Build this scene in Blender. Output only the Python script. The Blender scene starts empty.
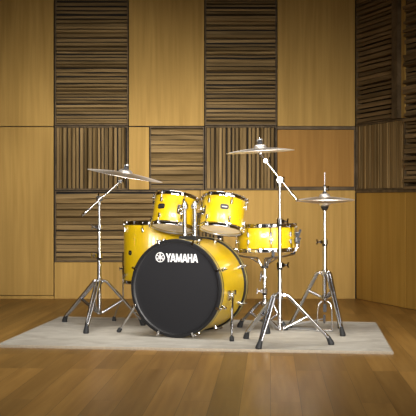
import bpy, bmesh, math, random
from mathutils import Vector, Matrix
random.seed(7)
R = math.radians
V = Vector
col = bpy.context.scene.collection
F = 1119.0; CZ = 0.82; HY = 200.0; RUG = 0.015

def P(px, py, Y):
    "point seen at picture column px, row py, at distance Y"
    return V(((px-208)*Y/F, Y, CZ-(py-HY)*Y/F))
def G(px, py, z=RUG):
    "point on the rug"
    Y = (CZ-z)*F/(py-HY)
    return V(((px-208)*Y/F, Y, z))

# ------------------------------------------------------------------ materials
def newmat(name):
    m = bpy.data.materials.new(name); m.use_nodes = True
    nt = m.node_tree; b = nt.nodes['Principled BSDF']
    return m, nt, b
def simple(name, c, rough=.4, metal=0, coat=0, spec=.5, noise=0, nscale=40, bump=0):
    m, nt, b = newmat(name)
    b.inputs['Base Color'].default_value = (*c, 1)
    b.inputs['Roughness'].default_value = rough
    b.inputs['Metallic'].default_value = metal
    b.inputs['Coat Weight'].default_value = coat
    b.inputs['Coat Roughness'].default_value = .06
    b.inputs['Specular IOR Level'].default_value = spec
    if noise or bump:
        tc = nt.nodes.new('ShaderNodeTexCoord'); n = nt.nodes.new('ShaderNodeTexNoise')
        n.inputs['Scale'].default_value = nscale; n.inputs['Detail'].default_value = 4
        nt.links.new(tc.outputs['Object'], n.inputs['Vector'])
        if noise:
            r = nt.nodes.new('ShaderNodeValToRGB')
            r.color_ramp.elements[0].position = .3; r.color_ramp.elements[1].position = .7
            r.color_ramp.elements[0].color = (*[x*(1-noise) for x in c], 1)
            r.color_ramp.elements[1].color = (*[min(1, x*(1+noise)) for x in c], 1)
            nt.links.new(n.outputs['Fac'], r.inputs['Fac']); nt.links.new(r.outputs['Color'], b.inputs['Base Color'])
        if bump:
            bp = nt.nodes.new('ShaderNodeBump'); bp.inputs['Strength'].default_value = bump
            bp.inputs['Distance'].default_value = .002
            nt.links.new(n.outputs['Fac'], bp.inputs['Height']); nt.links.new(bp.outputs['Normal'], b.inputs['Normal'])
    return m
def wood(name, c0, c1, stretch, rough=.45, tone=False, board=0, boardaxis=0, figure=1.0, rot=0):
    """grain noise squeezed across and stretched along; optional attribute 'tone' per plank; optional veneer leaves"""
    m, nt, b = newmat(name); N = nt.nodes.new; L = nt.links.new
    tc = N('ShaderNodeTexCoord'); mp = N('ShaderNodeMapping'); mp.inputs['Scale'].default_value = stretch
    src = tc.outputs['Object']
    if rot:
        vr = N('ShaderNodeVectorRotate'); vr.rotation_type = 'Z_AXIS'; vr.inputs['Angle'].default_value = rot
        L(src, vr.inputs['Vector']); src = vr.outputs['Vector']
    L(src, mp.inputs['Vector'])
    vec = mp.outputs['Vector']
    if tone:
        at = N('ShaderNodeAttribute'); at.attribute_name = 'tone'
        ad = N('ShaderNodeVectorMath'); ad.operation = 'MULTIPLY_ADD'
        ad.inputs[1].default_value = (37, 23, 51); L(at.outputs['Color'], ad.inputs[0]); L(vec, ad.inputs[2])
        vec = ad.outputs['Vector']
    n1 = N('ShaderNodeTexNoise'); n1.inputs['Scale'].default_value = 1; n1.inputs['Detail'].default_value = 5
    n1.inputs['Distortion'].default_value = .6; L(vec, n1.inputs['Vector'])
    # cathedral figure: rings from a slow noise
    n2 = N('ShaderNodeTexNoise'); n2.inputs['Scale'].default_value = .22; n2.inputs['Detail'].default_value = 2
    L(vec, n2.inputs['Vector'])
    mu = N('ShaderNodeMath'); mu.operation = 'MULTIPLY'; mu.inputs[1].default_value = 26; L(n2.outputs['Fac'], mu.inputs[0])
    fr = N('ShaderNodeMath'); fr.operation = 'SINE'; L(mu.outputs[0], fr.inputs[0])
    m3 = N('ShaderNodeMath'); m3.operation = 'MULTIPLY_ADD'; m3.inputs[1].default_value = .09*figure
    L(fr.outputs[0], m3.inputs[0]); L(n1.outputs['Fac'], m3.inputs[2])
    r = N('ShaderNodeValToRGB'); r.color_ramp.elements[0].position = .28; r.color_ramp.elements[1].position = .72
    r.color_ramp.elements[0].color = (*c0, 1); r.color_ramp.elements[1].color = (*c1, 1)
    L(m3.outputs[0], r.inputs['Fac'])
    out = r.outputs['Color']
    if tone:
        sp = N('ShaderNodeSeparateColor'); L(at.outputs['Color'], sp.inputs['Color'])
        mr = N('ShaderNodeMapRange'); mr.inputs['To Min'].default_value = .75; mr.inputs['To Max'].default_value = 1.25
        L(sp.outputs['Red'], mr.inputs['Value'])
        mx = N('ShaderNodeVectorMath'); mx.operation = 'SCALE'; L(out, mx.inputs[0]); L(mr.outputs['Result'], mx.inputs['Scale'])
        out = mx.outputs['Vector']
    if board:
        sx = N('ShaderNodeSeparateXYZ'); L(src, sx.inputs[0])
        dv = N('ShaderNodeMath'); dv.operation = 'DIVIDE'; dv.inputs[1].default_value = board; L(sx.outputs[boardaxis], dv.inputs[0])
        fl = N('ShaderNodeMath'); fl.operation = 'FLOOR'; L(dv.outputs[0], fl.inputs[0])
        wn = N('ShaderNodeTexWhiteNoise'); wn.noise_dimensions = '1D'; L(fl.outputs[0], wn.inputs['W'])
        mr = N('ShaderNodeMapRange'); mr.inputs['To Min'].default_value = .965; mr.inputs['To Max'].default_value = 1.035
        L(wn.outputs['Value'], mr.inputs['Value'])
        mx = N('ShaderNodeVectorMath'); mx.operation = 'SCALE'; L(out, mx.inputs[0]); L(mr.outputs['Result'], mx.inputs['Scale'])
        out = mx.outputs['Vector']
    L(out, b.inputs['Base Color'])
    b.inputs['Roughness'].default_value = rough; b.inputs['Specular IOR Level'].default_value = .12
    bp = N('ShaderNodeBump'); bp.inputs['Strength'].default_value = .15; bp.inputs['Distance'].default_value = .002
    L(n1.outputs['Fac'], bp.inputs['Height']); L(bp.outputs['Normal'], b.inputs['Normal'])
    return m

M = {}
M['yellow'] = simple('yellow_wrap', (.57, .375, .004), .36, 0, .45, noise=.05, nscale=14)
M['chrome'] = simple('chrome', (.70, .70, .72), .07, 1)
M['steel'] = simple('satin_steel', (.56, .56, .58), .2, 1)
M['alloy'] = simple('cast_alloy', (.55, .55, .56), .42, .6)
M['black'] = simple('black_plastic', (.012, .012, .013), .35)
M['rubber'] = simple('black_rubber', (.018, .019, .021), .6)
M['lacquer'] = simple('black_lacquer', (.010, .010, .011), .35, spec=.3)
M['inlay'] = simple('olive_inlay', (.30, .23, .06), .35)
M['head'] = simple('coated_head', (.88, .80, .66), .5)
M['blackhead'] = simple('black_head', (.015, .015, .017), .5, spec=.12, noise=.06, nscale=3)
M['white'] = simple('white_print', (.85, .85, .85), .5)
M['cymbal'] = simple('bronze', (.95, .88, .80), .42, 1, noise=.04, nscale=60)
M['felt'] = simple('grey_felt', (.03, .03, .035), .9)
M['badge'] = simple('badge_black', (.02, .02, .02), .25)
M['badgeline'] = simple('badge_silver', (.6, .58, .5), .3, 1)
M['oak'] = wood('oak_veneer', (.42, .256, .068), (.53, .330, .094), (34, 34, 1.5), .6, board=.149)
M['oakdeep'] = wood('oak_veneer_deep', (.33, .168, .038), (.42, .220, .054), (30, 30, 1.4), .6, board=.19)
M['slat_h'] = wood('walnut_slat', (.13, .083, .030), (.32, .214, .092), (1.6, 30, 30), .6, tone=True, figure=.6)
M['slat_v'] = wood('walnut_slat_upright', (.13, .083, .030), (.32, .214, .092), (30, 30, 1.6), .6, tone=True, figure=.6)
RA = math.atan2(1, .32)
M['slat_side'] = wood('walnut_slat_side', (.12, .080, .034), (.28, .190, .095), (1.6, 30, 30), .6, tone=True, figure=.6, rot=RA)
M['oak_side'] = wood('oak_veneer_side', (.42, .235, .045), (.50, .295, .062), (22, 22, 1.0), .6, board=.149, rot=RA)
M['frame'] = wood('walnut_frame', (.075, .052, .028), (.17, .120, .066), (12, 12, 12), .55)
M['dark'] = simple('shadow_gap_board', (.012, .009, .006), .8)

# floor boards
def floor_mat():
    m, nt, b = newmat('floor_boards'); N = nt.nodes.new; L = nt.links.new
    tc = N('ShaderNodeTexCoord'); mp = N('ShaderNodeMapping'); mp.inputs['Rotation'].default_value = (0, 0, R(90-3.2+6.4))
    mp.vector_type = 'POINT'
    L(tc.outputs['Object'], mp.inputs['Vector'])
    br = N('ShaderNodeTexBrick'); br.offset = .37; br.offset_frequency = 3; br.squash = 1
    br.inputs['Scale'].default_value = 1; br.inputs['Brick Width'].default_value = 1.35
    br.inputs['Row Height'].default_value = .122; br.inputs['Mortar Size'].default_value = .0011
    br.inputs['Mortar Smooth'].default_value = .3
    br.inputs['Color1'].default_value = (0, 0, 0, 1); br.inputs['Color2'].default_value = (1, 1, 1, 1)
    br.inputs['Mortar'].default_value = (.5, .5, .5, 1)
    L(mp.outputs['Vector'], br.inputs['Vector'])
    m2 = N('ShaderNodeMapping'); m2.inputs['Scale'].default_value = (1.5, 26, 26); L(mp.outputs['Vector'], m2.inputs['Vector'])
    ad = N('ShaderNodeVectorMath'); ad.operation = 'MULTIPLY_ADD'; ad.inputs[1].default_value = (31, 47, 19)
    L(br.outputs['Color'], ad.inputs[0]); L(m2.outputs['Vector'], ad.inputs[2])
    n1 = N('ShaderNodeTexNoise'); n1.inputs['Scale'].default_value = 1; n1.inputs['Detail'].default_value = 5
    n1.inputs['Distortion'].default_value = .5; L(ad.outputs['Vector'], n1.inputs['Vector'])
    n2 = N('ShaderNodeTexNoise'); n2.inputs['Scale'].default_value = .2; n2.inputs['Detail'].default_value = 1
    L(ad.outputs['Vector'], n2.inputs['Vector'])
    mu = N('ShaderNodeMath'); mu.operation = 'MULTIPLY'; mu.inputs[1].default_value = 30; L(n2.outputs['Fac'], mu.inputs[0])
    sn = N('ShaderNodeMath'); sn.operation = 'SINE'; L(mu.outputs[0], sn.inputs[0])
    m3 = N('ShaderNodeMath'); m3.operation = 'MULTIPLY_ADD'; m3.inputs[1].default_value = .09
    L(sn.outputs[0], m3.inputs[0]); L(n1.outputs['Fac'], m3.inputs[2])
    r = N('ShaderNodeValToRGB'); r.color_ramp.elements[0].position = .25; r.color_ramp.elements[1].position = .75
    r.color_ramp.elements[0].color = (.235, .118, .026, 1); r.color_ramp.elements[1].color = (.345, .190, .050, 1)
    L(m3.outputs[0], r.inputs['Fac'])
    mr = N('ShaderNodeMapRange'); mr.inputs['To Min'].default_value = .74; mr.inputs['To Max'].default_value = 1.22
    L(br.outputs['Color'], mr.inputs['Value'])
    sc = N('ShaderNodeVectorMath'); sc.operation = 'SCALE'; L(r.outputs['Color'], sc.inputs[0]); L(mr.outputs['Result'], sc.inputs['Scale'])
    mix = N('ShaderNodeMix'); mix.data_type = 'RGBA'; mix.inputs['B'].default_value = (.09, .045, .015, 1)
    L(br.outputs['Fac'], mix.inputs['Factor']); L(sc.outputs['Vector'], mix.inputs['A'])
    L(mix.outputs['Result'], b.inputs['Base Color'])
    b.inputs['Roughness'].default_value = .40; b.inputs['Specular IOR Level'].default_value = .35
    bp = N('ShaderNodeBump'); bp.inputs['Strength'].default_value = .12; bp.inputs['Distance'].default_value = .002
    L(n1.outputs['Fac'], bp.inputs['Height']); L(bp.outputs['Normal'], b.inputs['Normal'])
    return m
M['floor'] = floor_mat()
def rug_mat():
    m, nt, b = newmat('rug_pile'); N = nt.nodes.new; L = nt.links.new
    tc = N('ShaderNodeTexCoord')
    mp = N('ShaderNodeMapping'); mp.inputs['Scale'].default_value = (3.0, 5.0, 1); L(tc.outputs['Object'], mp.inputs['Vector'])
    n = N('ShaderNodeTexNoise'); n.inputs['Scale'].default_value = 1.6; n.inputs['Detail'].default_value = 6; n.inputs['Roughness'].default_value = .62
    n.inputs['Distortion'].default_value = .8
    L(mp.outputs['Vector'], n.inputs['Vector'])
    r = N('ShaderNodeValToRGB'); r.color_ramp.elements[0].position = .33; r.color_ramp.elements[1].position = .68
    r.color_ramp.elements[0].color = (.43, .395, .335, 1); r.color_ramp.elements[1].color = (.61, .58, .51, 1)
    L(n.outputs['Fac'], r.inputs['Fac']); L(r.outputs['Color'], b.inputs['Base Color'])
    b.inputs['Roughness'].default_value = .95
    n2 = N('ShaderNodeTexNoise'); n2.inputs['Scale'].default_value = 320; L(tc.outputs['Object'], n2.inputs['Vector'])
    bp = N('ShaderNodeBump'); bp.inputs['Strength'].default_value = .6; bp.inputs['Distance'].default_value = .004
    L(n2.outputs['Fac'], bp.inputs['Height']); L(bp.outputs['Normal'], b.inputs['Normal'])
    return m
M['rug'] = rug_mat()
M['rugedge'] = simple('rug_binding', (.40, .34, .26), .9, noise=.1, nscale=80)

# ------------------------------------------------------------------ mesh building
def frame_of(axis, ref=None):
    z = V(axis).normalized()
    ref = V(ref) if ref is not None else (V((0, 0, 1)) if abs(z.z) < .9 else V((1, 0, 0)))
    x = ref.cross(z)
    if x.length < 1e-5: x = V((0, 1, 0)).cross(z)
    x.normalize(); y = z.cross(x)
    return x, y, z
def mat_of(origin, axis, ref=None):
    x, y, z = frame_of(axis, ref)
    m = Matrix((x, y, z)).transposed().to_4x4(); m.translation = V(origin); return m
def root_loc(o):
    while o.parent: o = o.parent
    return o.location.copy()

class MB:
    def __init__(s):
        s.bm = bmesh.new(); s.tone = s.bm.loops.layers.float_color.new('tone')
    def _tone(s, faces, t):
        for f in faces:
            for l in f.loops: l[s.tone] = (t, t, t, 1)
    def box(s, c, size, mat=None, tone=.5, bevel=0):
        t = bmesh.new(); bmesh.ops.create_cube(t, size=1)
        for v in t.verts: v.co = V((v.co.x*size[0], v.co.y*size[1], v.co.z*size[2]))
        if bevel: bmesh.ops.bevel(t, geom=t.edges[:], offset=bevel, segments=2, affect='EDGES')
        mp = {}
        for v in t.verts:
            co = (mat @ v.co) if mat else v.co
            mp[v] = s.bm.verts.new(co + V(c))
        fs = [s.bm.faces.new([mp[v] for v in f.verts]) for f in t.faces]
        s._tone(fs, tone); t.free(); return s
    def bar(s, p0, p1, w, h, ref=(0, 0, 1), bevel=0, tone=.5):
        "straight bar of section w (sideways) by h"
        p0, p1 = V(p0), V(p1); m = mat_of((p0+p1)/2, p1-p0, ref)
        m3 = m.to_3x3(); return s.box(m.translation, (w, h, (p1-p0).length), m3, tone, bevel)
    def tube(s, pts, r, seg=10, caps=True, rs=None, flat=None):
        pts = [V(p) for p in pts]; rings = []
        n = len(pts); px = None
        for i, p in enumerate(pts):
            d = (pts[min(i+1, n-1)]-pts[max(i-1, 0)]).normalized()
            if px is None: x, y, z = frame_of(d)
            else:
                x = (px - d*px.dot(d))
                x = x.normalized() if x.length > 1e-6 else frame_of(d)[0]
                y = d.cross(x)
            px = x; rr = rs[i] if rs else r
            fx, fy = flat if flat else (1, 1)
            rings.append([s.bm.verts.new(p + x*rr*fx*math.cos(a) + y*rr*fy*math.sin(a)) for a in [2*math.pi*k/seg for k in range(seg)]])
        for a, b in zip(rings, rings[1:]):
            for k in range(seg):
                s.bm.faces.new((a[k], a[(k+1) % seg], b[(k+1) % seg], b[k]))
        if caps:
            s.bm.faces.new(rings[0][::-1]); s.bm.faces.new(rings[-1])
        return s
    def cyl(s, p0, p1, r0, r1=None, seg=14):
        return s.tube([p0, p1], r0, seg, rs=[r0, r0 if r1 is None else r1])
    def lathe(s, prof, m, seg=48, closed=False):
        "profile of (radius, height) turned about the local z axis of matrix m"
        rings = []
        for r, z in prof:
            if r < 1e-6: rings.append([s.bm.verts.new(m @ V((0, 0, z)))])
            else: rings.append([s.bm.verts.new(m @ V((r*math.cos(2*math.pi*k/seg), r*math.sin(2*math.pi*k/seg), z))) for k in range(seg)])
        pairs = list(zip(rings, rings[1:]))
        if closed: pairs.append((rings[-1], rings[0]))
        for a, b in pairs:
            for k in range(seg):
                k2 = (k+1) % seg
                if len(a) == 1 and len(b) == 1: continue
                if len(a) == 1: s.bm.faces.new((a[0], b[k2], b[k]))
                elif len(b) == 1: s.bm.faces.new((a[k], a[k2], b[0]))
                else: s.bm.faces.new((a[k], a[k2], b[k2], b[k]))
        return s
    def prism(s, poly, m, t):
        "flat outline (x, y) in the local plane of m, thickness t upwards"
        a = [s.bm.verts.new(m @ V((x, y, 0))) for x, y in poly]; b = [s.bm.verts.new(m @ V((x, y, t))) for x, y in poly]
        s.bm.faces.new(a[::-1]); s.bm.faces.new(b); n = len(poly)
        for k in range(n): s.bm.faces.new((a[k], a[(k+1) % n], b[(k+1) % n], b[k]))
        return s
    def ball(s, c, r, seg=12, m3=None):
        pr = [(r*math.sin(math.pi*k/8), -r*math.cos(math.pi*k/8)) for k in range(9)]
        pr[0] = (0, -r); pr[-1] = (0, r)
        m = Matrix.Translation(V(c)) @ (m3.to_4x4() if m3 else Matrix.Identity(4))
        return s.lathe(pr, m, seg)
    def build(s, name, mat, parent=None, smooth=True):
        bm = s.bm; bmesh.ops.recalc_face_normals(bm, faces=bm.faces[:])
        if parent is not None:
            L = root_loc(parent)
            for v in bm.verts: v.co -= L
        for f in bm.faces: f.smooth = smooth
        for e in bm.edges:
            if len(e.link_faces) == 2 and e.calc_face_angle(0) > R(38): e.smooth = False
        me = bpy.data.meshes.new(name); bm.to_mesh(me); bm.free()
        me.materials.append(M[mat]); o = bpy.data.objects.new(name, me); col.objects.link(o)
        if parent is not None: o.parent = parent
        return o
def tag(o, label=None, cat=None, group=None, kind=None):
    if label: o['label'] = label
    if cat: o['category'] = cat
    if group: o['group'] = group
    if kind: o['kind'] = kind
    return o
def thing(name, loc, label, cat, group=None):
    o = bpy.data.objects.new(name, None); o.empty_display_size = .05; col.objects.link(o)
    o.location = V(loc); return tag(o, label, cat, group)

# ------------------------------------------------------------------ the room
YW = 9.29
def wx(px): return (px-208)*YW/F
def wz(py): return CZ-(py-HY)*YW/F
CX = wx(355.5); DR = V((.32, -1, 0)).normalized(); NR = V((-1, -.32, 0)).normalized()   # right wall direction and inward normal
def RW(t, out, z):  # point on the right wall: t metres from the corner, out metres into the room
    return V((CX, YW, z)) + DR*t + NR*out

b = MB(); b.box((0, 4.6, -.05), (13, 13.0, .1)); tag(b.build('floor', 'floor', smooth=False), kind='structure')
WT = 3.3
wb = MB().box((-1.45, YW+.10, WT/2), (5.9+.2, .1, WT)).build('wall_back', 'dark', smooth=False); tag(wb, kind='structure')
mr = Matrix((DR, NR, V((0, 0, 1)))).transposed()
wr = MB().box(RW(3.2, -.10, WT/2), (6.5, .1, WT), mr).build('wall_right', 'dark', smooth=False); tag(wr, kind='structure')

def panel(x0, x1, y0, y1, mat='oak', gap=.0018, parent=wb, th=.045):
    "veneered board on the back wall, given by picture edges"
    a, c, zt, zb = wx(x0)+gap, wx(x1)-gap, wz(y0)-gap, wz(y1)+gap
    b = MB(); b.box(((a+c)/2, YW+.05-th/2+.0, (zt+zb)/2), (c-a, th, zt-zb), bevel=.0025)
    return b.build('wood_panel', mat, parent)
TOPY = HY-(WT-CZ)*F/YW
panel(-75, 53.6, TOPY, 126.2); panel(-75, 53.6, 126.8, 295.5)
panel(-205, -75.5, TOPY, 126.2); panel(-205, -75.5, 126.8, 295.5)
panel(-320, -205.5, TOPY, 295.5)
panel(128.7, 204.3, TOPY, 126)
panel(128.7, 149.2, 126.8, 189.6)
panel(277.4, 355.3, TOPY, 126.2)
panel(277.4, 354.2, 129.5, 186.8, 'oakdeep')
panel(54.2, 157, 262.2, 299.2); panel(157.3, 223, 262.2, 299.2)
panel(157.3, 200, 190.2, 213, ); panel(200.2, 223, 190.2, 213)
panel(223.2, 355.4, 190.2, 299.2)
# dark trims around the lower right board, plinth under the left boards
def trim(n, x0, x1, y0, y1, mat='frame', th=.052, name=None):
    a, c, zt, zb = wx(x0), wx(x1), wz(y0), wz(y1)
    o = MB().box(((a+c)/2, YW+.05-th/2, (zt+zb)/2), (c-a, th, zt-zb), bevel=.002).build(name or 'trim_%d' % n, mat)
    return tag(o, kind='structure')
trim(1, 277.2, 355.3, 126.4, 129.3); trim(2, 277.2, 355.3, 187.0, 190.0); trim(3, 354.0, 355.4, 129.4, 186.9)
trim(4, -320, 53.8, 295.9, 299.2, 'oak', .050, 'baseboard_left')

# right wall boards (t measured along the wall from the corner)
def rpanel(t0, t1, z0, z1, mat='oak_side', th=.045):
    b = MB(); b.box(RW((t0+t1)/2, -.05+th/2, (z0+z1)/2), (t1-t0-.005, th, z1-z0-.005), mr, bevel=.0025)
    return b.build('wood_panel', mat, wr)
ZM = wz(190.2)
def t_of(px):  # wall distance at picture column
    # solve px = 208+F*(CX+DR.x t)/(YW+DR.y t)
    k = (px-208)/F; return (k*YW-CX)/(DR.x-k*DR.y)
tA, tB, tC = t_of(396), t_of(402.2), t_of(405.5)
rpanel(.004, tC-.01, 0, ZM-.02); 
for k in range(4): rpanel(tC-.01+k*1.3, tC-.01+(k+1)*1.3, 0, ZM-.02)

def slats(b, length, height, T, horizontal, wmin, wmax, dmin, dmax, tilt=18, wob=.22, gmin=.008, gmax=.017):
    """fill a length x height field (local x, z) with strips standing out along local -y, T maps local to world"""
    span = height if horizontal else length; run = length if horizontal else height
    p = 0
    while p < span:
        w = random.uniform(wmin, wmax); g = random.uniform(gmin, gmax)
        if p+w > span: break
        d = random.uniform(dmin, dmax); a = R(random.uniform(-tilt, tilt)); wv = R(random.uniform(-wob, wob))
        rot = Matrix.Rotation(a, 3, 'X' if horizontal else 'Z') @ Matrix.Rotation(wv, 3, 'Y')
        c = V((length/2, -d/2, p+w/2)) if horizontal else V((p+w/2, -d/2, height/2))
        size = (run, d, w) if horizontal else (w, d, run)
        b.box((0, 0, 0), size, None, random.random()) if False else None
        t = bmesh.new(); bmesh.ops.create_cube(t, size=1); mp = {}
        nseg = 8
        tn = random.random()
        if nseg:
            ax = 0 if horizontal else 2
            es = [e for e in t.edges if abs((e.verts[0].co-e.verts[1].co)[ax]) > .5]
            bmesh.ops.subdivide_edges(t, edges=es, cuts=nseg, use_grid_fill=True)
        ph = random.uniform(0, 6.28); am = random.choice([0, 0, .001, .002]) if horizontal else 0; 
        for v in t.verts:
            q = V((v.co.x*size[0], v.co.y*size[1], v.co.z*size[2]))
            u = v.co.x if horizontal else v.co.z
            q = rot @ q
            off = am*math.sin(ph+u*7)
            if horizontal: q.z += off
            else: q.x += off
            mp[v] = b.bm.verts.new(T @ (q + c))
        fs = [b.bm.faces.new([mp[v] for v in f.verts]) for f in t.faces]
        b._tone(fs, tn); t.free()
        p += w+g
def slat_panel(T, length, height, horizontal, label, group, smat=None, wmin=.012, wmax=.027, dmin=.028, dmax=.05, fr=.010, tilt=20, gmin=.007, gmax=.016):
    "T: matrix with origin at the lower left corner of the panel, x along it, -y out of the wall, z up"
    root = thing('acoustic_panel', T.translation, label, 'acoustic panel', group)
    m3 = T.to_3x3()
    def bx(x0, x1, y0, y1, z0, z1, bb): bb.box(T @ V(((x0+x1)/2, (y0+y1)/2, (z0+z1)/2)), (x1-x0, y1-y0, z1-z0), m3)
    bk = MB(); bx(.002, length-.002, -.004, 0, .002, height-.002, bk); bk.build('backing_board', 'dark', root, False)
    f = MB(); D = -.052
    bx(.001, fr, D, -.004, 0, height, f); bx(length-fr, length-.001, D, -.004, 0, height, f)
    bx(fr, length-fr, D, -.004, 0, fr, f); bx(fr, length-fr, D, -.004, height-fr, height, f)
    f.build('frame', 'frame', root)
    s = MB(); T2 = T @ Matrix.Translation((fr+.001, -.004, fr+.002))
    slats(s, length-2*fr-.002, height-2*fr-.004, T2, horizontal, wmin, wmax, dmin, dmax, tilt, gmin=gmin, gmax=gmax)
    s.build('slats', smat or 'slat_h' if horizontal else 'slat_v', root)
    return root
def back_slats(x0, x1, y0, y1, hor, label, **k):
    T = Matrix.Translation((wx(x0)+.002, YW+.05, wz(y1)+.002))
    return slat_panel(T, wx(x1)-wx(x0)-.004, wz(y0)-wz(y1)-.004, hor, label, 'slatted acoustic panels on the back wall', **k)
back_slats(54.6, 128.4, TOPY, 125.6, True, 'tall brown panel of level slats, top left above the upright-slatted one')
back_slats(54.6, 128.4, 126.0, 190.0, False, 'brown panel of upright slats behind the left cymbal', wmin=.016, wmax=.027, gmin=.009, gmax=.015)
back_slats(54.6, 156.9, 190.4, 262.0, True, 'wide low brown panel of level slats behind the left cymbal stand pole', wmin=.018, wmax=.040, gmin=.003, gmax=.010)
back_slats(149.6, 204.4, 126.4, 189.8, True, 'small brown level-slatted panel in the wall just above the left rack tom', wmin=.018, wmax=.036, gmin=.003, gmax=.010)
back_slats(204.8, 277.0, TOPY, 125.6, True, 'tall brown panel of level slats above the middle of the drum kit')
back_slats(204.8, 277.0, 126.0, 190.0, False, 'brown panel of upright slats behind the right cymbal', wmin=.016, wmax=.027, gmin=.009, gmax=.015)
back_slats(157.3, 222.8, 213.4, 262.0, False, 'low brown upright-slatted panel glimpsed between the right rack tom and bass drum')
def right_slats(t0, t1, z0, z1, hor, label, **k):
    # local x runs from near end back to the corner so that -y points into the room
    X = -DR; Z = V((0, 0, 1)); Yv = Z.cross(X)
    if (-Yv).dot(NR) < 0:
        X = DR; Yv = Z.cross(X)
        o = RW(t0, -.05, z0)
    else: o = RW(t1, -.05, z0)
    T = Matrix((X, Yv, Z)).transposed().to_4x4(); T.translation = o
    return slat_panel(T, t1-t0, z1-z0, hor, label, 'slatted acoustic panels on the right wall', smat='slat_side' if hor else None, **k)
ZS = wz(125)
right_slats(.01, tA, ZS, WT, True, 'tall level-slatted brown panel at top right beside the room corner', dmax=.05, dmin=.035, wmin=.018, wmax=.034, tilt=12)
right_slats(.01, tC-.012, ZM, ZS-.004, False, 'upright-slatted brown panel low on the right wall beside the corner', dmin=.03, dmax=.045, tilt=8, wmin=.02, wmax=.035, gmin=.002, gmax=.005)
right_slats(tC+.012, tC+.75, ZM, WT, True, 'level-slatted brown panel cut by the right edge of the photo', dmax=.085, dmin=.045, wmin=.016, wmax=.03)
def rbox(t0, t1, z0, z1, d, mat, name):
    o = MB().box(RW((t0+t1)/2, -.05+d/2, (z0+z1)/2), (t1-t0, d, z1-z0), mr, bevel=.002).build(name, mat); return tag(o, kind='structure')
rbox(tA+.002, tB, ZS, WT, .09, 'frame', 'trim_5'); rbox(tB+.002, tC+.008, ZS, WT, .06, 'oak', 'trim_6')
rbox(.004, tC+.77, ZM-.022, ZM-.002, .055, 'frame', 'trim_7')
for k in range(4): rbox(tC+.76+k*1.3, tC+.755+(k+1)*1.3, ZM, WT, .045, 'oak', 'trim_%d' % (8+k))
# left and rear of the room, ceiling far above
lw = MB().box((-4.45, 3.9, WT/2), (.1, 11, WT)).build('wall_left', 'oak', smooth=False); tag(lw, kind='structure')

# ------------------------------------------------------------------ rug
def make_rug():
    cs = [V((-1.020, 7.72)), V((1.105, 7.36)), V((.982, 5.935)), V((-1.178, 6.215))]
    root = thing('rug', (0, 6.9, 0), 'cream mottled rug lying on the wooden floor under the drum kit', 'rug')
    n = 60; b = MB(); c = sum(cs, V((0, 0)))/4
    def pt(u, v, z, k=1.0):
        p = (cs[3]*(1-u)+cs[2]*u)*(1-v) + (cs[0]*(1-u)+cs[1]*u)*v
        p = c+(p-c)*k; return V((p.x, p.y, z))
    g = [[b.bm.verts.new(pt(i/n, j/n, RUG, .996)) for i in range(n+1)] for j in range(n+1)]
    for j in range(n):
        for i in range(n): b.bm.faces.new((g[j][i], g[j][i+1], g[j+1][i+1], g[j+1][i]))
    b.build('pile', 'rug', root)
    e = MB(); ring = []
    prof = [(.995, 0), (1.0, 0), (1.003, .005), (1.0025, .011), (1.0, .0165), (.996, .0160), (.993, .0125)]
    for k, z in prof:
        pts = []
        for (a, bb) in [((0, 0), (1, 0)), ((1, 0), (1, 1)), ((1, 1), (0, 1)), ((0, 1), (0, 0))]:
            for q in range(24):
                f = q/24; u = a[0]+(bb[0]-a[0])*f; v = a[1]+(bb[1]-a[1])*f
                pts.append(e.bm.verts.new(pt(u, v, z, k)))
        ring.append(pts)
    m = len(ring[0])
    for a, bb in zip(ring, ring[1:]):
        for k in range(m): e.bm.faces.new((a[k], a[(k+1) % m], bb[(k+1) % m], bb[k]))
    e.build('binding', 'rugedge', root)
make_rug()

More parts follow.
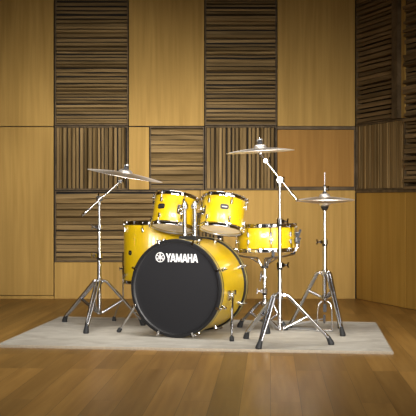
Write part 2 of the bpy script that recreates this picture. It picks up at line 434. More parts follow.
# ------------------------------------------------------------------ drums
def hoop_part(root, m, Rr, z, up, nl, a0, h=.023):
    "flanged steel hoop; z is the head plane, up = +1 for the top one"
    b = MB(); s = up
    prof = [(Rr-.001, z-s*.010), (Rr+.006, z-s*.010), (Rr+.0065, z-s*.006), (Rr+.002, z-s*.004), (Rr+.002, z+s*(h-.014)),
            (Rr+.0055, z+s*(h-.011)), (Rr+.005, z+s*(h-.0095)), (Rr-.0005, z+s*(h-.012)), (Rr-.001, z-s*.008)]
    b.lathe(prof, m, 64, closed=True)
    for k in range(nl):
        a = a0+2*math.pi*k/nl; mm = m @ Matrix.Rotation(a, 4, 'Z')
        b.box(mm @ V((Rr+.011, 0, z-s*.008)), (.014, .020, .005), mm.to_3x3(), bevel=.001)
    return b.build('hoop', 'chrome', root)
def make_drum(name, m, Rr, H, nl, a0, label, badge_a, badge=( .030, .020), badge_mat='badge', tube_lugs=False, zb=.0):
    "m: matrix at the middle of the bottom head, z is the drum's axis"
    root = thing(name, m.translation, label, 'drum')
    z0, z1 = .012, H-.012
    s = MB(); s.lathe([(Rr-.008, z0), (Rr-.004, z0-.002), (Rr-.002, z0+.001), (Rr-.002, z1-.001), (Rr-.004, z1+.002), (Rr-.008, z1)], m, 72, closed=True)
    shell = s.build('shell', 'yellow', root)
    MB().lathe([(0, H-.0105), (Rr-.012, H-.0105), (Rr-.003, H-.0120), (Rr-.0008, H-.016), (Rr-.0015, H-.020)], m, 64).build('drumhead', 'head', root)
    tag(MB().lathe([(0, .0105), (Rr-.012, .0105), (Rr-.003, .0120), (Rr-.0008, .016), (Rr-.0015, .020)], m, 64).build('drumhead', 'head', root), 'pale bottom drumhead')
    hoop_part(root, m, Rr, H-.010, 1, nl, a0); hoop_part(root, m, Rr, .010, -1, nl, a0)
    for k in range(nl):
        a = a0+2*math.pi*k/nl; mm = m @ Matrix.Rotation(a, 4, 'Z'); m3 = mm.to_3x3()
        ax = mm.to_3x3() @ V((0, 0, 1))
        for sgn in (1, -1):
            zl = H-.052 if sgn > 0 else .052
            if tube_lugs: zl = H/2+sgn*.022
            b = MB(); c = mm @ V((Rr+.006, 0, zl))
            b.cyl(mm @ V((Rr-.002, 0, zl)), c, .0095, .0075)
            b.tube([c-ax*.015, c-ax*.012, c+ax*.012, c+ax*.015], .0085, 12, rs=[.005, .0082, .0082, .005])
            lug = b.build('lug', 'chrome', root)
            e = (H-.002) if sgn > 0 else .002
            r = MB(); x = Rr+.0115
            r.cyl(mm @ V((x, 0, zl)), mm @ V((x, 0, e)), .0026, seg=8)
            r.tube([mm @ V((x, 0, e-sgn*.006)), mm @ V((x, 0, e)), mm @ V((x, 0, e+sgn*.006))], .005, 8, rs=[.0055, .0055, .003])
            r.build('tension_rod', 'chrome', lug)
    if badge:
        mm = m @ Matrix.Rotation(badge_a, 4, 'Z')
        w, h = badge; zc = H*.60+zb
        def patch(w, h, off, mat, par):
            b = MB(); n = 28
            outer = []
            vs, vi = [], []
            for k in range(n):
                t = 2*math.pi*k/n; cx, sy = math.cos(t), math.sin(t)
                e = .55
                u = w/2*math.copysign(abs(cx)**e, cx); v = h/2*math.copysign(abs(sy)**e, sy)
                an = u/(Rr-.002)
                for lst, rr in ((vs, Rr-.002+off), (vi, Rr-.003)):
                    lst.append(b.bm.verts.new(mm @ V((rr*math.cos(an), rr*math.sin(an), zc+v))))
            b.bm.faces.new(vs)
            for k in range(n): b.bm.faces.new((vs[k], vs[(k+1) % n], vi[(k+1) % n], vi[k]))
            return b.build('badge' if par is root else 'badge_line', mat, par)
        bd = patch(w, h, .0022, badge_mat, root)
        patch(w*.62, h*.16, .0032, 'badgeline' if badge_mat == 'badge' else 'badge', bd)
    return root

A = V((math.sin(R(22)), math.cos(R(22)), 0))      # bass drum axis, front to back
U = V((math.cos(R(22)), -math.sin(R(22)), 0))     # across it, to the picture's right
BF = P(175.3, 288.3, 6.52)                           # middle of the front head
# rack toms: tilted towards the player
tilt = R(19)
TA = V((.13, .255, 1)).normalized()
def ang_to(m, d):
    l = m.to_3x3().inverted() @ V(d); return math.atan2(l.y, l.x)
HT = .205
def tom(cp, label, Rr, badge_px, lug_off, zb):
    m = mat_of(cp - TA*HT/2, TA, ref=(0, 1, 0))
    cam = ang_to(m, V((0, 0, CZ))-cp)
    off = math.asin(max(-1, min(1, (badge_px*cp.y/F-cp.x+(-208*cp.y/F))/Rr)))
    return make_drum('rack_tom', m, Rr, HT, 6, cam+lug_off, label, cam+off, (.052, .033), zb=zb)
cL = P(174.2, 212.9, 6.94); cR = P(222.8, 214.2, 6.80)
tom(cL, 'small glossy yellow tom mounted above bass drum, left of the two', .131, 160.5, R(20), -.012)
tom(cR, 'small glossy yellow tom mounted above bass drum, right of the two beside the snare', .131, 223.6, R(18), -.004)

# floor tom
fc = V((-.3425, 7.30, .283)); HF = .398
mf = mat_of(fc, (0, 0, 1), ref=(0, 1, 0))
camf = ang_to(mf, V((0, 0, .28))-fc)
ft = make_drum('floor_tom', mf, .208, HF, 8, camf+R(-22.5), 'deep yellow floor tom on three legs, half hidden behind bass drum', camf-R(52), (.030, .030), zb=-.04)
for d, foot in ((V((-.97, .24, 0)), V((-.624, 7.44, RUG))), (V((-.05, -1, 0)), V((-.352, 7.055, RUG))), (V((.75, .66, 0)), V((-.13, 7.50, RUG)))):
    d.normalize(); a = fc+d*.222
    lg = MB()
    kn = a+V((0, 0, -.075)); lo = foot+V((0, 0, .10))*1 + (a-foot)*.0
    lo = V((foot.x, foot.y, foot.z+.02)); mid = V((a.x*.35+foot.x*.65, a.y*.35+foot.y*.65, .105))
    lg.tube([a+V((0, 0, .19)), a+V((0, 0, -.04)), V((a.x, a.y, .185)), V((a.x*.8+foot.x*.2, a.y*.8+foot.y*.2, .155)), mid, lo], .0052, 10)
    leg = lg.build('leg', 'chrome', ft)
    MB().tube([foot, foot+V((0, 0, .006)), foot+V((0, 0, .026)), foot+V((0, 0, .032))], .012, 12, rs=[.013, .0135, .011, .007]).build('rubber_foot', 'rubber', leg)
    br = MB(); c = fc+d*.212+V((0, 0, .085)); m3 = mat_of(c, (0, 0, 1), ref=d).to_3x3()
    br.box(c, (.034, .022, .05), m3, bevel=.004); br.cyl(c+d*.01, c+d*.034, .006)
    br.bar(c+d*.034-V((0, 0, .012)), c+d*.034+V((0, 0, .012)), .004, .008)
    br.build('leg_bracket', 'chrome', ft)

# snare drum
sc_ = P(266.4, 251.3, 6.99); mS = mat_of(sc_, V((-.02, .02, 1)), ref=(0, 1, 0)); cams = ang_to(mS, V((0, 0, .5))-sc_)
sn = make_drum('snare_drum', mS, .180, .168, 8, cams+R(9), 'shallow yellow snare drum on a chrome basket stand', cams-R(4), (.034, .024), 'badgeline', tube_lugs=True)
th = MB(); so = sc_+V((.19, -.03, .085)); 
th.box(so, (.022, .034, .075), bevel=.004); th.box(so+V((.012, -.004, .03)), (.016, .022, .05), Matrix.Rotation(R(18), 3, 'Y'), bevel=.003)
th.cyl(so+V((.016, -.02, -.004)), so+V((.016, .02, -.004)), .007); th.bar(so+V((.016, 0, -.01)), so+V((.008, 0, -.062)), .012, .006)
th.cyl(so+V((0, 0, -.04)), so+V((-.008, 0, -.08)), .006)
th.build('snare_strainer', 'chrome', sn)
th = MB(); th.box(so+V((-.008, -.024, -.012)), (.012, .010, .024), bevel=.002); tag(th.build('strainer_clamp', 'black', sn), 'black plastic clamp')

# bass drum ------------------------------------------------------------------
BR = .2875; DEP = .455
mB = Matrix((U, V((0, 0, 1)), -A)).transposed().to_4x4(); mB.translation = BF   # x right, y up, z towards the viewer
bd = thing('bass_drum', V((BF.x, BF.y, RUG)), 'big yellow bass drum with black front head lying on its side on the rug', 'drum')
s = MB(); s.lathe([(BR-.022, -.025), (BR-.011, -.025), (BR-.011, -DEP+.025), (BR-.022, -DEP+.025)], mB, 96, closed=True); s.build('shell', 'yellow', bd)
for zf, sg, lab in ((-.0, 1, 'front'), (-DEP, -1, 'rear')):
    h = MB(); z = lambda q: zf-sg*q
    h.lathe([(BR-.018, z(.002)), (BR-.016, z(0)), (BR-.002, z(0)), (BR, z(.002)), (BR, z(.015)), (BR-.0005, z(.0155)), (BR-.0005, z(.0315)), (BR, z(.032)), (BR, z(.046)), (BR-.002, z(.048)), (BR-.018, z(.048))], mB, 96, closed=True)
    hp = h.build('hoop', 'lacquer', bd); tag(hp, 'black %s hoop' % lab)
    h = MB(); h.lathe([(BR-.002, z(.0145)), (BR+.0008, z(.015)), (BR+.0008, z(.032)), (BR-.002, z(.0325))], mB, 96, closed=True)
    h.build('hoop_inlay', 'inlay', hp)
    rg = MB(); rg.lathe([(BR-.024, z(.012)), (BR-.024, z(.008)), (BR-.018, z(.006)), (BR-.016, z(.010))], mB, 96, closed=True); rg.build('head_rim', 'black', hp)
hd = MB().lathe([(0, -.011), (BR-.05, -.011), (BR-.030, -.011), (BR-.023, -.009), (BR-.020, -.012)], mB, 96).build('front_head', 'blackhead', bd); tag(hd, 'black front head with white lettering')
tag(MB().lathe([(0, -DEP+.011), (BR-.030, -DEP+.011), (BR-.020, -DEP+.012)], mB, 64).build('batter_head', 'head', bd), 'pale rear head')
# lettering
mL = mB @ Matrix.Translation((0, 0, -.0108)); T_ = .0007
def stroke(b, p, q, w):
    p, q = V(p), V(q); d = (q-p).normalized(); n = V((-d.y, d.x))*w/2
    b.prism([tuple(p+n), tuple(p-n), tuple(q-n), tuple(q+n)], mL, T_)
def slant(b, x0, y0, x1, y1, w):   # stroke cut level at both ends
    b.prism([(x0-w/2, y0), (x0+w/2, y0), (x1+w/2, y1), (x1-w/2, y1)], mL, T_)
LX, LY, LH = -.0650, .1518, .0495
def glyph(ch, x, w):
    b = MB(); t = .0083; y0, y1 = LY, LY+LH
    if ch == 'Y':
        ym = y0+LH*.44
        b.prism([(x, y1), (x+t*1.15, y1), (x+w/2, ym+.010), (x+w-t*1.15, y1), (x+w, y1), (x+w/2+t/2, ym), (x+w/2+t/2, y0), (x+w/2-t/2, y0), (x+w/2-t/2, ym)], mL, T_)
    if ch == 'A':
        slant(b, x+t*.5, y0, x+w/2-t*.12, y1, t*.98); slant(b, x+w-t*.5, y0, x+w/2+t*.12, y1, t*.98)
        b.prism([(x+w*.22, y0+LH*.20), (x+w*.78, y0+LH*.20), (x+w*.70, y0+LH*.35), (x+w*.30, y0+LH*.35)], mL, T_)
    if ch == 'M':
        slant(b, x+t/2, y0, x+t/2, y1, t*.9); slant(b, x+w-t/2, y0, x+w-t/2, y1, t*.9)
        slant(b, x+w/2, y0+.002, x+t*.62, y1, t); slant(b, x+w/2, y0+.002, x+w-t*.62, y1, t)
    if ch == 'H':
        slant(b, x+t/2, y0, x+t/2, y1, t); slant(b, x+w-t/2, y0, x+w-t/2, y1, t)
        b.prism([(x, y0+LH*.42), (x+w, y0+LH*.42), (x+w, y0+LH*.59), (x, y0+LH*.59)], mL, T_)
    return b.build('letter', 'white', hd, False)
x = LX
for ch, w, adv in (('Y', .036, .0305), ('A', .037, .0378), ('M', .041, .0418), ('A', .037, .0375), ('H', .031, .0318), ('A', .037, .037)):
    glyph(ch, x, w*.94); x += adv*.94
em = MB(); ex, ey, er = -.1015, .1785, .0288
n = 40
for k in range(n):
    a, c = 2*math.pi*k/n, 2*math.pi*(k+1)/n
    em.prism([(ex+er*math.cos(a), ey+er*math.sin(a)), (ex+er*math.cos(c), ey+er*math.sin(c)), (ex+(er-.0035)*math.cos(c), ey+(er-.0035)*math.sin(c)), (ex+(er-.0035)*math.cos(a), ey+(er-.0035)*math.sin(a))], mL, T_)
for k in range(3):
    a = R(90+120*k); d = V((math.cos(a), math.sin(a))); nn = V((-d.y, d.x)); c = V((ex, ey))
    stroke(em, c-d*.024, c-d*.001, .0036)                       # stem
    for sg in (1, -1): stroke(em, c+nn*.0030*sg+d*.003, c+nn*.0030*sg+d*.023, .0030)   # prongs
    stroke(em, c+nn*.0045+d*.003, c-nn*.0045+d*.003, .003)
em.build('emblem', 'white', hd, False)
# claws, rods and lugs
for k in range(8):
    a = R(22.5+45*k)
    for zf, sg in ((0, 1), (-DEP, -1)):
        mm = mB @ Matrix.Rotation(a, 4, 'Z'); m3 = mm.to_3x3()
        c = MB(); z = lambda q: zf-sg*q
        c.box(mm @ V((BR+.003, 0, z(.018))), (.006, .013, .036), m3, bevel=.0015)
        c.box(mm @ V((BR-.005, 0, z(-.002))), (.016, .013, .005), m3, bevel=.0015)
        c.box(mm @ V((BR+.009, 0, z(.026))), (.012, .013, .012), m3, bevel=.002)
        cl = c.build('claw', 'chrome', bd)
        r = MB(); r.cyl(mm @ V((BR+.010, 0, z(.012))), mm @ V((BR+.010, 0, z(.095))), .003, seg=8)
        r.cyl(mm @ V((BR+.010, 0, z(-.004))), mm @ V((BR+.010, 0, z(.024))), .0055, seg=10)
        r.build('tension_rod', 'chrome', cl)
        l = MB(); l.cyl(mm @ V((BR-.012, 0, z(.092))), mm @ V((BR+.010, 0, z(.092))), .011, .008)
        l.tube([mm @ V((BR+.010, 0, z(.078))), mm @ V((BR+.010, 0, z(.082))), mm @ V((BR+.010, 0, z(.104))), mm @ V((BR+.010, 0, z(.108)))], .008, 12, rs=[.005, .0085, .0085, .005])
        l.build('lug', 'chrome', bd)
# spurs
for top, foot in ((BF+A*.145+U*(BR*.985)-V((0, 0, .045)), G(231.8, 341.5)), (BF+A*.115-U*(BR*.955)-V((0, 0, .095)), G(118, 332.3))):
    o = (top-(BF+A*.145)); o.z = 0; o.normalize()
    m3 = mat_of(top, (0, 0, 1), ref=o).to_3x3()
    b = MB(); b.box(top-o*.004, (.040, .014, .060), m3, bevel=.005)
    b.ball(top+o*.012, .016); b.cyl(top+o*.01+V((0, 0, .018)), top+o*.04+V((0, 0, .020)), .006)
    b.bar(top+o*.036+V((0, 0, .008)), top+o*.036+V((0, 0, .034)), .005, .010, ref=o)
    b.build('spur_bracket', 'chrome', bd)
    d = (top+o*.012-foot).normalized()
    sp = MB().tube([top+o*.018+d*.03, foot+d*.10, foot+d*.095, foot+d*.02], .007, 12, rs=[.0082, .0082, .0055, .0055]).build('spur', 'chrome', bd)
    MB().tube([foot+V((0, 0, .001)), foot+V((0, 0, .001))+d*.004, foot+d*.028, foot+d*.034], .013, 14, rs=[.008, .0135, .013, .008]).build('rubber_foot', 'rubber', sp)
# tom mount on the shell
TM = BF + A*.215; TM.z = BF.z+BR-.011
m3B = Matrix((U, A, V((0, 0, 1)))).transposed()
hold = thing('tom_holder', TM, 'chrome double tube holder standing on bass drum and carrying both rack toms', 'drum hardware')
b = MB(); b.box(TM+V((0, 0, .011)), (.115, .07, .024), m3B, bevel=.004); b.box(TM+V((0, 0, .000)), (.13, .085, .008), m3B, bevel=.003)
tag(b.build('base_plate', 'black', hold), 'black base plate')
for sgn, ctr, cpt in ((-1, cL, 184.6), (1, cR, 195.0)):
    base = TM+U*(sgn*.0325)+V((0, 0, .01)); top = P(cpt, 205.5, base.y); top.x = base.x*.35+top.x*.65; top.y = base.y
    b = MB(); b.cyl(base, top, .0122, seg=18); pp = b.build('tube', 'chrome', hold)
    b = MB(); b.cyl(base, base+V((0, 0, .024)), .016, seg=18); b.cyl(base+V((0, 0, .013))-A*.012, base+V((0, 0, .013))-A*.034, .006); b.build('collar', 'chrome', hold)
    b = MB(); b.tube([top-V((0, 0, .022)), top-V((0, 0, .018)), top+V((0, 0, .004)), top+V((0, 0, .010)), top+V((0, 0, .022))], .02, 18, rs=[.019, .0225, .0225, .016, .010])
    b.cyl(top-A*.014+V((0, 0, -.006)), top-A*.034+V((0, 0, -.006)), .006)
    b.bar(top-A*.032+V((0, 0, -.018)), top-A*.032+V((0, 0, .008)), .004, .010, ref=A)
    b.build('clamp', 'chrome', hold)
    # arm from clamp to bracket on the tom
    dd = (top-ctr); dd -= TA*dd.dot(TA); dd.normalize()
    at = ctr+dd*.1325-TA*.005 
    b = MB(); b.tube([top+V((0, 0, .012)), (top+V((0, 0, .02)))*.5+at*.5+V((0, 0, .004)), at+dd*.016], .0075, 12); b.ball(top+V((0, 0, .012)), .0145)
    b.build('arm', 'chrome', hold)
    b = MB(); mm = mat_of(at, TA, ref=dd).to_3x3(); b.box(at+dd*.004, (.042, .012, .060), mm, bevel=.005); b.cyl(at, at+dd*.024, .015, .012, seg=18); b.ball(at+dd*.022, .012)
    b.build('bracket', 'chrome', hold)

# ------------------------------------------------------------------ stands
def tripod(root, cx, cy, zc, zh, feet, w=.019, gap=.010, frac=.46, tube_r=.0125, mat='steel'):
    """three double braced legs from collar height zc; lower hub at zh"""
    C0 = V((cx, cy, zc)); H0 = V((cx, cy, zh))
    col_ = MB(); col_.tube([C0-V((0, 0, .020)), C0-V((0, 0, .016)), C0+V((0, 0, .012)), C0+V((0, 0, .016))], .02, 18, rs=[.017, .021, .021, .017])
    hub = MB(); hub.tube([H0-V((0, 0, .014)), H0-V((0, 0, .010)), H0+V((0, 0, .010)), H0+V((0, 0, .014))], .02, 18, rs=[.014, .019, .019, .014])
    for ft_ in feet:
        ft_ = V(ft_); d = V((ft_.x-cx, ft_.y-cy, 0)).normalized(); s_ = V((-d.y, d.x, 0))
        col_.box(C0+d*.026, (.024, .022, .016), mat_of(C0, (0, 0, 1), ref=d).to_3x3(), bevel=.003)
        hub.box(H0+d*.022, (.020, .020, .014), mat_of(H0, (0, 0, 1), ref=d).to_3x3(), bevel=.003)
        A0 = C0+d*.030; A1 = C0+d*.058-V((0, 0, .014)); E = ft_+V((0, 0, .042))-d*.018
        ld = (E-A1).normalized(); mid = A1+(E-A1)*frac
        lg = MB(); nrm = ld.cross(s_)
        for sg in (1, -1):
            o1 = s_*(gap*sg); o2 = s_*(gap*.55*sg)
            lg.tube([A0+o1, A0+d*.014+o1-V((0, 0, .002)), A1+o1, mid+o1], w*.5, 10, flat=(.5, 1.0) if False else None)
            lg.tube([mid+o1, E+o2], w*.46, 10)
        lg.cyl(mid-s_*.016, mid+s_*.016, .0055); lg.cyl(A1-s_*.013, A1+s_*.013, .0045)
        lg.cyl(E+ld*-.03, E, .010, .011)
        leg = lg.build('leg', mat, root)
        br = MB(); hb = H0+d*.026
        for sg in (1, -1):
            br.tube([hb+s_*(.0075*sg), mid+s_*(.0075*sg)], .0068, 12)
        br.build('brace', mat, leg)
        f = MB(); f.tube([ft_+V((0, 0, .000)), ft_+V((0, 0, .004)), ft_+V((0, 0, .016))-d*.004, E-d*.000, E-ld*.010], .016, 14, rs=[.0145, .0180, .0170, .0125, .0115])
        f.build('rubber_foot', 'rubber', leg)
    col_.build('collar', mat, root); hub.build('hub', mat, root)
def wing(b, c, d, up=V((0, 0, 1))):
    d = V(d).normalized(); up = V(up)
    b.cyl(c, c+d*.020, .005, seg=10); e = c+d*.020
    b.bar(e-up*.002, e+up*.017+d*.006, .004, .008, ref=d); b.bar(e+up*.002, e-up*.014+d*.006, .004, .008, ref=d)
def clamp(root, c, r, d, h=.030, mat='chrome'):
    b = MB(); c = V(c); d = V(d).normalized()
    b.tube([c-V((0, 0, h/2)), c-V((0, 0, h/2-.004)), c+V((0, 0, h/2-.004)), c+V((0, 0, h/2))], r, 18, rs=[r, r+.005, r+.005, r])
    b.box(c+d*(r+.008), (.022, .02, .02), mat_of(c, (0, 0, 1), ref=d).to_3x3(), bevel=.003)
    wing(b, c+d*(r+.012), d); o = b.build('height_clamp', mat, root)
    k = MB(); k.tube([c-V((0, 0, h/2+.010)), c-V((0, 0, h/2))], r, 16, rs=[r-.001, r+.002]); k.build('bushing', 'black', o)
def cymbal_mesh(m, Rc, bow, bell, br=.19):
    pr = []; n = 14
    top = [(Rc, 0)]
    for k in range(1, n+1):
        f = k/n; r = Rc*(1-f*(1-br)); top.append((r, bow*(1-(r/Rc)**1.7)/(1-br**1.7)))
    for k in range(1, 8):
        f = k/7; r = Rc*br*math.cos(f*math.pi/2*.93); top.append((r, bow+bell*math.sin(f*math.pi/2)))
    prof = top+[(r, z-.0016) for r, z in reversed(top)]
    b = MB(); b.lathe(prof, m, 96, closed=True)
    return b
def cymbal(name, m, Rc, bow, bell, label, group=None):
    o = cymbal_mesh(m, Rc, bow, bell)
    for v in o.bm.verts: v.co -= m.translation
    ob = o.build(name, 'cymbal'); ob.location = m.translation
    # lathe grooves
    tag(ob, label, 'cymbal', group); return ob
def groove(mat):
    nt = mat.node_tree; N = nt.nodes.new; L = nt.links.new; b = nt.nodes['Principled BSDF']
    b.inputs['Anisotropic'].default_value = .5
groove(M['cymbal'])

def boom_stand(base, zcol, zhub, feet, ztop, zcl, wd, tilt_pt, boom_hi, boom_lo, cym_c, cym_n, Rc, label, clabel, r=(.0125, .0105, .0085), cmat='chrome', joints=None):
    cx, cy = base
    root = thing('cymbal_stand', (cx, cy, RUG), label, 'cymbal stand', 'cymbal stands')
    tripod(root, cx, cy, zcol, zhub, feet)
    zs = [zhub-.012]+zcl+[ztop]
    for i in range(len(zs)-1):
        MB().cyl(V((cx, cy, zs[i])), V((cx, cy, zs[i+1])), r[min(i, 2)], seg=18).build('pole', 'steel', root)
    for i, z in enumerate(zcl): clamp(root, V((cx, cy, z)), r[min(i, 2)]+.003, wd, .034)
    t = V(tilt_pt); b = MB(); b.tube([V((cx, cy, ztop-.03)), V((cx, cy, ztop-.026)), V((cx, cy, ztop))], .015, 16, rs=[.010, .014, .014])
    b.cyl(t-V((0, .022, 0)), t+V((0, .020, 0)), .017, seg=18); bd_ = (V(boom_hi)-V(boom_lo)).normalized()
    b.cyl(t-V((0, .012, 0))-bd_*.016, t-V((0, .012, 0))+bd_*.016, .012, seg=14)
    wing(b, t-V((0, .012, 0)), V((wd[0], wd[1], 0)) if True else 0, V((0, 0, 1))); wing(b, t+V((0, 0, .006)), V((-.6, .4, .5)), V((.3, 0, 1)))
    b.build('boom_clamp', 'chrome', root)
    off = V((0, -.012, 0))
    hi, lo = V(boom_hi)+off, V(boom_lo)+off
    b = MB(); b.cyl(lo, hi, .0056, seg=14); b.tube([lo-bd_*.004, lo, lo+bd_*.06, lo+bd_*.064], .008, 14, rs=[.006, .0088, .0088, .006]); bm_ = b.build('boom_arm', 'chrome', root)
    n = V(cym_n).normalized(); c = V(cym_c)
    b = MB(); b.cyl(hi-V((0, .014, 0)), hi+V((0, .014, 0)), .0115, seg=18); wing(b, hi-V((0, .006, 0)), V((.8, -.3, .1))); b.ball(hi, .010)
    foot_ = c-n*.012
    b.tube([hi, hi*.4+foot_*.6+n*-.004, foot_], .007, 12); b.build('tilter', 'chrome', root)
    b = MB(); b.cyl(foot_, c+n*.078, .0042, seg=10); b.cyl(foot_-n*.001, foot_+n*.006, .015, seg=16); b.build('tilter_rod', 'chrome', root)
    b = MB(); b.cyl(c+n*.0425, c+n*.056, .016, .015, seg=18); b.build('felt', 'felt', root)
    b = MB(); b.cyl(c+n*.056, c+n*.064, .012, .010, seg=14); b.bar(c+n*.062-V((.015, 0, 0)), c+n*.068+V((.014, 0, 0)), .006, .010); b.build('wing_nut', 'black', root)
    cymbal('cymbal', mat_of(c, n), Rc, .020, .022, clabel)
    return root

# left stand
Y1 = 7.10; x1 = (99.3-208)*Y1/F
f1 = [G(64.5, 322), G(86, 333.5), G(143.3, 325.5)]
pt1 = P(101.2, 198.6, Y1)
boom_stand((x1, Y1), P(0, 281, Y1).z, P(0, 312, Y1).z, f1, P(0, 201, Y1).z, [P(0, 255.5, Y1).z, P(0, 227, Y1).z], V((-.9, -.45, 0)),
           V((x1+.008, Y1, pt1.z)), P(120.5, 181.5, Y1), P(82.5, 215.5, Y1), P(125.0, 175.6, Y1), (math.sin(R(10.3)), -.05, math.cos(R(10.3))), .241,
           'chrome boom cymbal stand left of the kit beside the floor tom', 'large bronze cymbal on the left boom stand, sloping down towards the toms', r=(.0128, .011, .0085))
# right stand
Y2 = 6.17; x2 = (279.7-208)*Y2/F
f2 = [G(246, 338.8), V((.272, 6.04, RUG)), G(331.3, 344.8)]
pt2 = P(279.8, 180, Y2)
boom_stand((x2, Y2), P(0, 295, Y2).z, P(0, 328, Y2).z, f2, P(0, 182, Y2).z, [P(0, 265, Y2).z, P(0, 221.5, Y2).z], V((.9, -.45, 0)),
           V((x2, Y2, pt2.z)), P(265.3, 161, Y2), P(297, 200.5, Y2), P(260.3, 151.7, Y2), (-math.sin(R(3.2)), -.005, math.cos(R(3.2))), .189,
           'chrome boom cymbal stand in front of the snare drum, nearest the viewer', 'thin bronze cymbal high on the right boom stand, nearly level', r=(.0115, .0095, .007))

# snare stand
Y3 = 6.94; x3 = (264.6-208)*Y3/F
ss = thing('snare_stand', (x3, Y3, RUG), 'chrome snare stand with basket arms holding up the yellow snare', 'drum stand')
tripod(ss, x3, Y3, P(0, 303, Y3).z, P(0, 321, Y3).z, [G(239.7, 327.4), V((.480, 6.92, RUG)), G(267.5, 333.8)], w=.014)
zj = P(0, 267, Y3).z
MB().cyl(V((x3, Y3, P(0, 323, Y3).z)), V((x3, Y3, P(0, 291, Y3).z)), .012, seg=16).build('pole', 'steel', ss)
MB().cyl(V((x3, Y3, P(0, 291, Y3).z)), V((x3, Y3, zj+.01)), .0095, seg=16).build('pole', 'steel', ss)
clamp(ss, V((x3, Y3, P(0, 291, Y3).z)), .013, V((-1, -.3, 0)))
b = MB(); jc = V((x3, Y3, zj)); b.tube([jc-V((0, 0, .008)), jc-V((0, 0, .005)), jc+V((0, 0, .005)), jc+V((0, 0, .008))], .02, 18, rs=[.018, .024, .024, .018]); b.build('basket_collar', 'black', ss)
b = MB(); b.ball(V((x3-.012, Y3-.012, P(0, 276, Y3).z)), .014); b.bar(V((x3-.022, Y3-.02, P(0, 271, Y3).z)), V((x3-.028, Y3-.02, P(0, 281, Y3).z)), .012, .007); b.cyl(V((x3, Y3, P(0, 281, Y3).z)), V((x3, Y3, P(0, 270, Y3).z)), .0135, seg=16); b.build('basket_tilter', 'chrome', ss)
sb = sc_+V((0, 0, -.004))
for d in (V((-.985, .17, 0)), V((.15, -.99, 0)), V((.88, .47, 0))):
    d.normalize(); tip = sb+d*.195
    b = MB(); s0 = jc+d*.018+V((0, 0, .006)); m0 = s0+d*.028+V((0, 0, .050))
    sd = V((-d.y, d.x, 0))
    for sg in (1, -1):
        b.tube([s0+sd*.006*sg, m0+sd*.008*sg], .005, 8)
    q = V((tip.x, tip.y, sb.z-.020))
    b.tube([m0, m0*.5+q*.5-V((0, 0, .004)), q, q+V((0, 0, .006))+d*.006, tip+V((0, 0, .022))+d*.006], .0062, 10); b.tube([jc+V((0, 0, .01))+d*.012, m0*.6+q*.4], .0045, 8)
    arm = b.build('basket_arm', 'chrome', ss)
    b = MB(); g = tip+V((0, 0, .004))+d*.004; mm = mat_of(g, (0, 0, 1), ref=d).to_3x3()
    b.box(tip+d*.010+V((0, 0, .004)), (.018, .014, .036), mm, bevel=.003); b.box(tip+d*.0-V((0, 0, .016)), (.018, .032, .010), mm, bevel=.003); b.build('rubber_grip', 'rubber', arm)

# hi-hat stand
Y4 = 6.85; x4 = (324.7-208)*Y4/F
hh = thing('hi_hat_stand', (x4, Y4, RUG), 'chrome pedal stand right of the snare carrying the hi-hat cymbals', 'hi-hat stand')
tripod(hh, x4, Y4, P(0, 272.5, Y4).z, P(0, 297, Y4).z, [G(289.0, 329.0), G(342.8, 336.2), G(340.6, 328.5)], w=.017, frac=.33)
def z4(y): return P(0, y, Y4).z
MB().cyl(V((x4, Y4, z4(300))), V((x4, Y4, z4(242))), .0130, seg=18).build('pole', 'steel', hh)
MB().cyl(V((x4, Y4, z4(242))), V((x4, Y4, z4(209))), .0098, seg=18).build('pole', 'steel', hh)
clamp(hh, V((x4, Y4, z4(242))), .0145, V((-1, -.3, 0)))
MB().cyl(V((x4, Y4, z4(212))), V((x4, Y4, z4(172.5))), .0034, seg=10).build('pull_rod', 'chrome', hh)
b = MB(); b.tube([V((x4, Y4, z4(210.5))), V((x4, Y4, z4(209.5))), V((x4, Y4, z4(206.5)))], .02, 20, rs=[.012, .018, .026]); b.build('seat_cup', 'black', hh)
b = MB(); b.cyl(V((x4, Y4, z4(194.2))), V((x4, Y4, z4(191.8))), .014, .012, seg=16); b.build('felt', 'felt', hh)
b = MB(); b.cyl(V((x4, Y4, z4(192))), V((x4, Y4, z4(186.5))), .0095, seg=14); wing(b, V((x4, Y4, z4(189))), V((.85, -.5, .1))); b.cyl(V((x4, Y4, z4(186.5))), V((x4, Y4, z4(184.8))), .011, .006, seg=12); b.build('clutch', 'chrome', hh)
# pedal frame and footboard, pointing towards the player
pd = V((-.80, .60, 0)).normalized(); ps = V((-pd.y, pd.x, 0))
fb = MB(); C4 = V((x4, Y4, 0))
for sg in (1, -1):
    e = V((1, 0, 0))*sg
    fb.tube([C4+e*.014+V((0, -.004, z4(301))), C4+e*.034+V((0, -.004, z4(303.5))), C4+e*.043+V((0, -.004, z4(309))), C4+e*.047+V((0, -.004, RUG+.012))], .006, 10)
fb.bar(C4+V((-.052, -.004, RUG+.007)), C4+V((.052, -.004, RUG+.007)), .030, .010, bevel=.002)
fb.build('pedal_frame', 'chrome', hh)
b = MB(); m3 = Matrix((ps, pd, V((0, 0, 1)))).transposed()
b.tube([C4+V((0, -.002, z4(300))), C4+V((0, -.002, z4(312)))], .0035, 8); b.box(C4+V((0, -.004, z4(308))), (.022, .012, .05), bevel=.003); b.box(C4+V((-.002, 0, z4(319))), (.014, .01, .055), bevel=.003)
b.build('pull_chain', 'black', hh)
b = MB()
heel = C4+pd*.285+V((0, 0, RUG+.010)); toe = C4+pd*.02+V((0, 0, RUG+.075))
b.bar(heel+pd*.0, toe, .070, .008, ref=(0, 0, 1), bevel=.002); b.build('footboard', 'alloy', hh)
b = MB(); b.bar(heel-V((0, 0, .0045)), heel+pd*.07-V((0, 0, .0045)), .075, .010, bevel=.002)
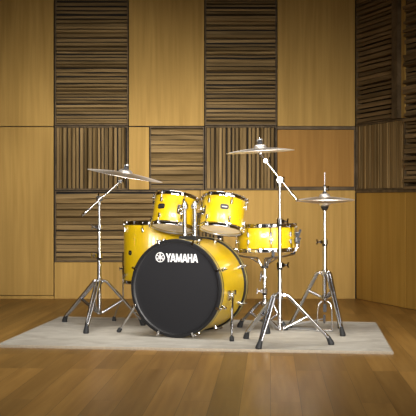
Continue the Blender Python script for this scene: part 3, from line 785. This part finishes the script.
for sg in (1, -1): b.tube([heel+ps*.034*sg-V((0, 0, .004)), C4+ps*.034*sg+V((0, 0, RUG+.006))], .004, 8)
b.build('heel_plate', 'alloy', hh)
zc = z4(200.3)
cymbal('hi_hat_cymbal', mat_of(V((x4, Y4, zc+.0035)), (-.004, 0, 1)), .181, .018, .022, 'upper bronze cymbal of the hi-hat pair, bell upwards under the clutch')
cymbal('hi_hat_cymbal', mat_of(V((x4, Y4, zc-.0025)), (.004, 0, -1)), .181, .018, .020, 'lower bronze cymbal of the hi-hat pair, bell downwards on the black seat')

# ------------------------------------------------------------------ light
def aim(o, t):
    o.rotation_euler = (V(t)-o.location).to_track_quat('-Z', 'Y').to_euler()
def spot(name, loc, tgt, power, ang, blend, rad, c=(1, .95, .88)):
    l = bpy.data.lights.new(name, 'SPOT'); l.energy = power; l.spot_size = R(ang); l.spot_blend = blend; l.shadow_soft_size = rad; l.color = c
    o = bpy.data.objects.new(name, l); col.objects.link(o); o.location = loc; aim(o, tgt); return o
def area(name, loc, tgt, power, sx, sy, c=(1, .96, .9), spread=180):
    l = bpy.data.lights.new(name, 'AREA'); l.shape = 'RECTANGLE'; l.size = sx; l.size_y = sy; l.energy = power; l.color = c; l.spread = R(spread)
    o = bpy.data.objects.new(name, l); col.objects.link(o); o.location = loc; aim(o, tgt); return o
spot('key_spot', (-.9, 1.2, 1.9), (-.85, 9.2, .72), 1400, 24.5, 1, .6)
spot('key_spot', (.9, 1.2, 1.9), (.50, 9.2, .72), 1300, 24.5, 1, .6)
area('overhead_softbox', (0, 6.2, 3.2), (0, 6.4, 0), 21, 2.4, 1.0, spread=90)
area('floor_softbox', (0, 3.6, 3.2), (0, 4.6, 0), 7, 2.6, .8, spread=90)
area('left_softbox', (-1.9, 2.2, 1.4), (-.1, 6.9, .3), 6, .8, 2.2, spread=34)
area('right_softbox', (2.4, 3.6, 1.4), (.2, 6.9, .3), 6, .8, 2.2, spread=45)
area('added_front_fill', (1.3, -.8, 1.6), (.2, 6.9, .2), 7, 1.8, 1.4, spread=36)  # unseen area light added behind the camera for the chrome to reflect
area('added_low_fill', (1.35, 3.6, .30), (0, 6.9, .72), 5, .8, .4, spread=30)  # area light added out of view to brighten the undersides of the rack toms

w = bpy.data.worlds.new('world'); bpy.context.scene.world = w; w.use_nodes = True
w.node_tree.nodes['Background'].inputs[0].default_value = (1, .85, .66, 1); w.node_tree.nodes['Background'].inputs[1].default_value = .03

# ------------------------------------------------------------------ camera
cam = bpy.data.cameras.new('camera'); co = bpy.data.objects.new('camera', cam); col.objects.link(co)
co.location = (0, 0, CZ); co.rotation_euler = (R(90), 0, 0)
cam.sensor_width = 36; cam.lens = F/416*36; cam.shift_y = (HY-208)/416; cam.clip_end = 60
sc = bpy.context.scene; sc.camera = co
sc.view_settings.view_transform = 'Standard'; sc.view_settings.look = 'None'; sc.view_settings.gamma = 1
sc.view_settings.use_curve_mapping = False; sc.view_settings.exposure = 0
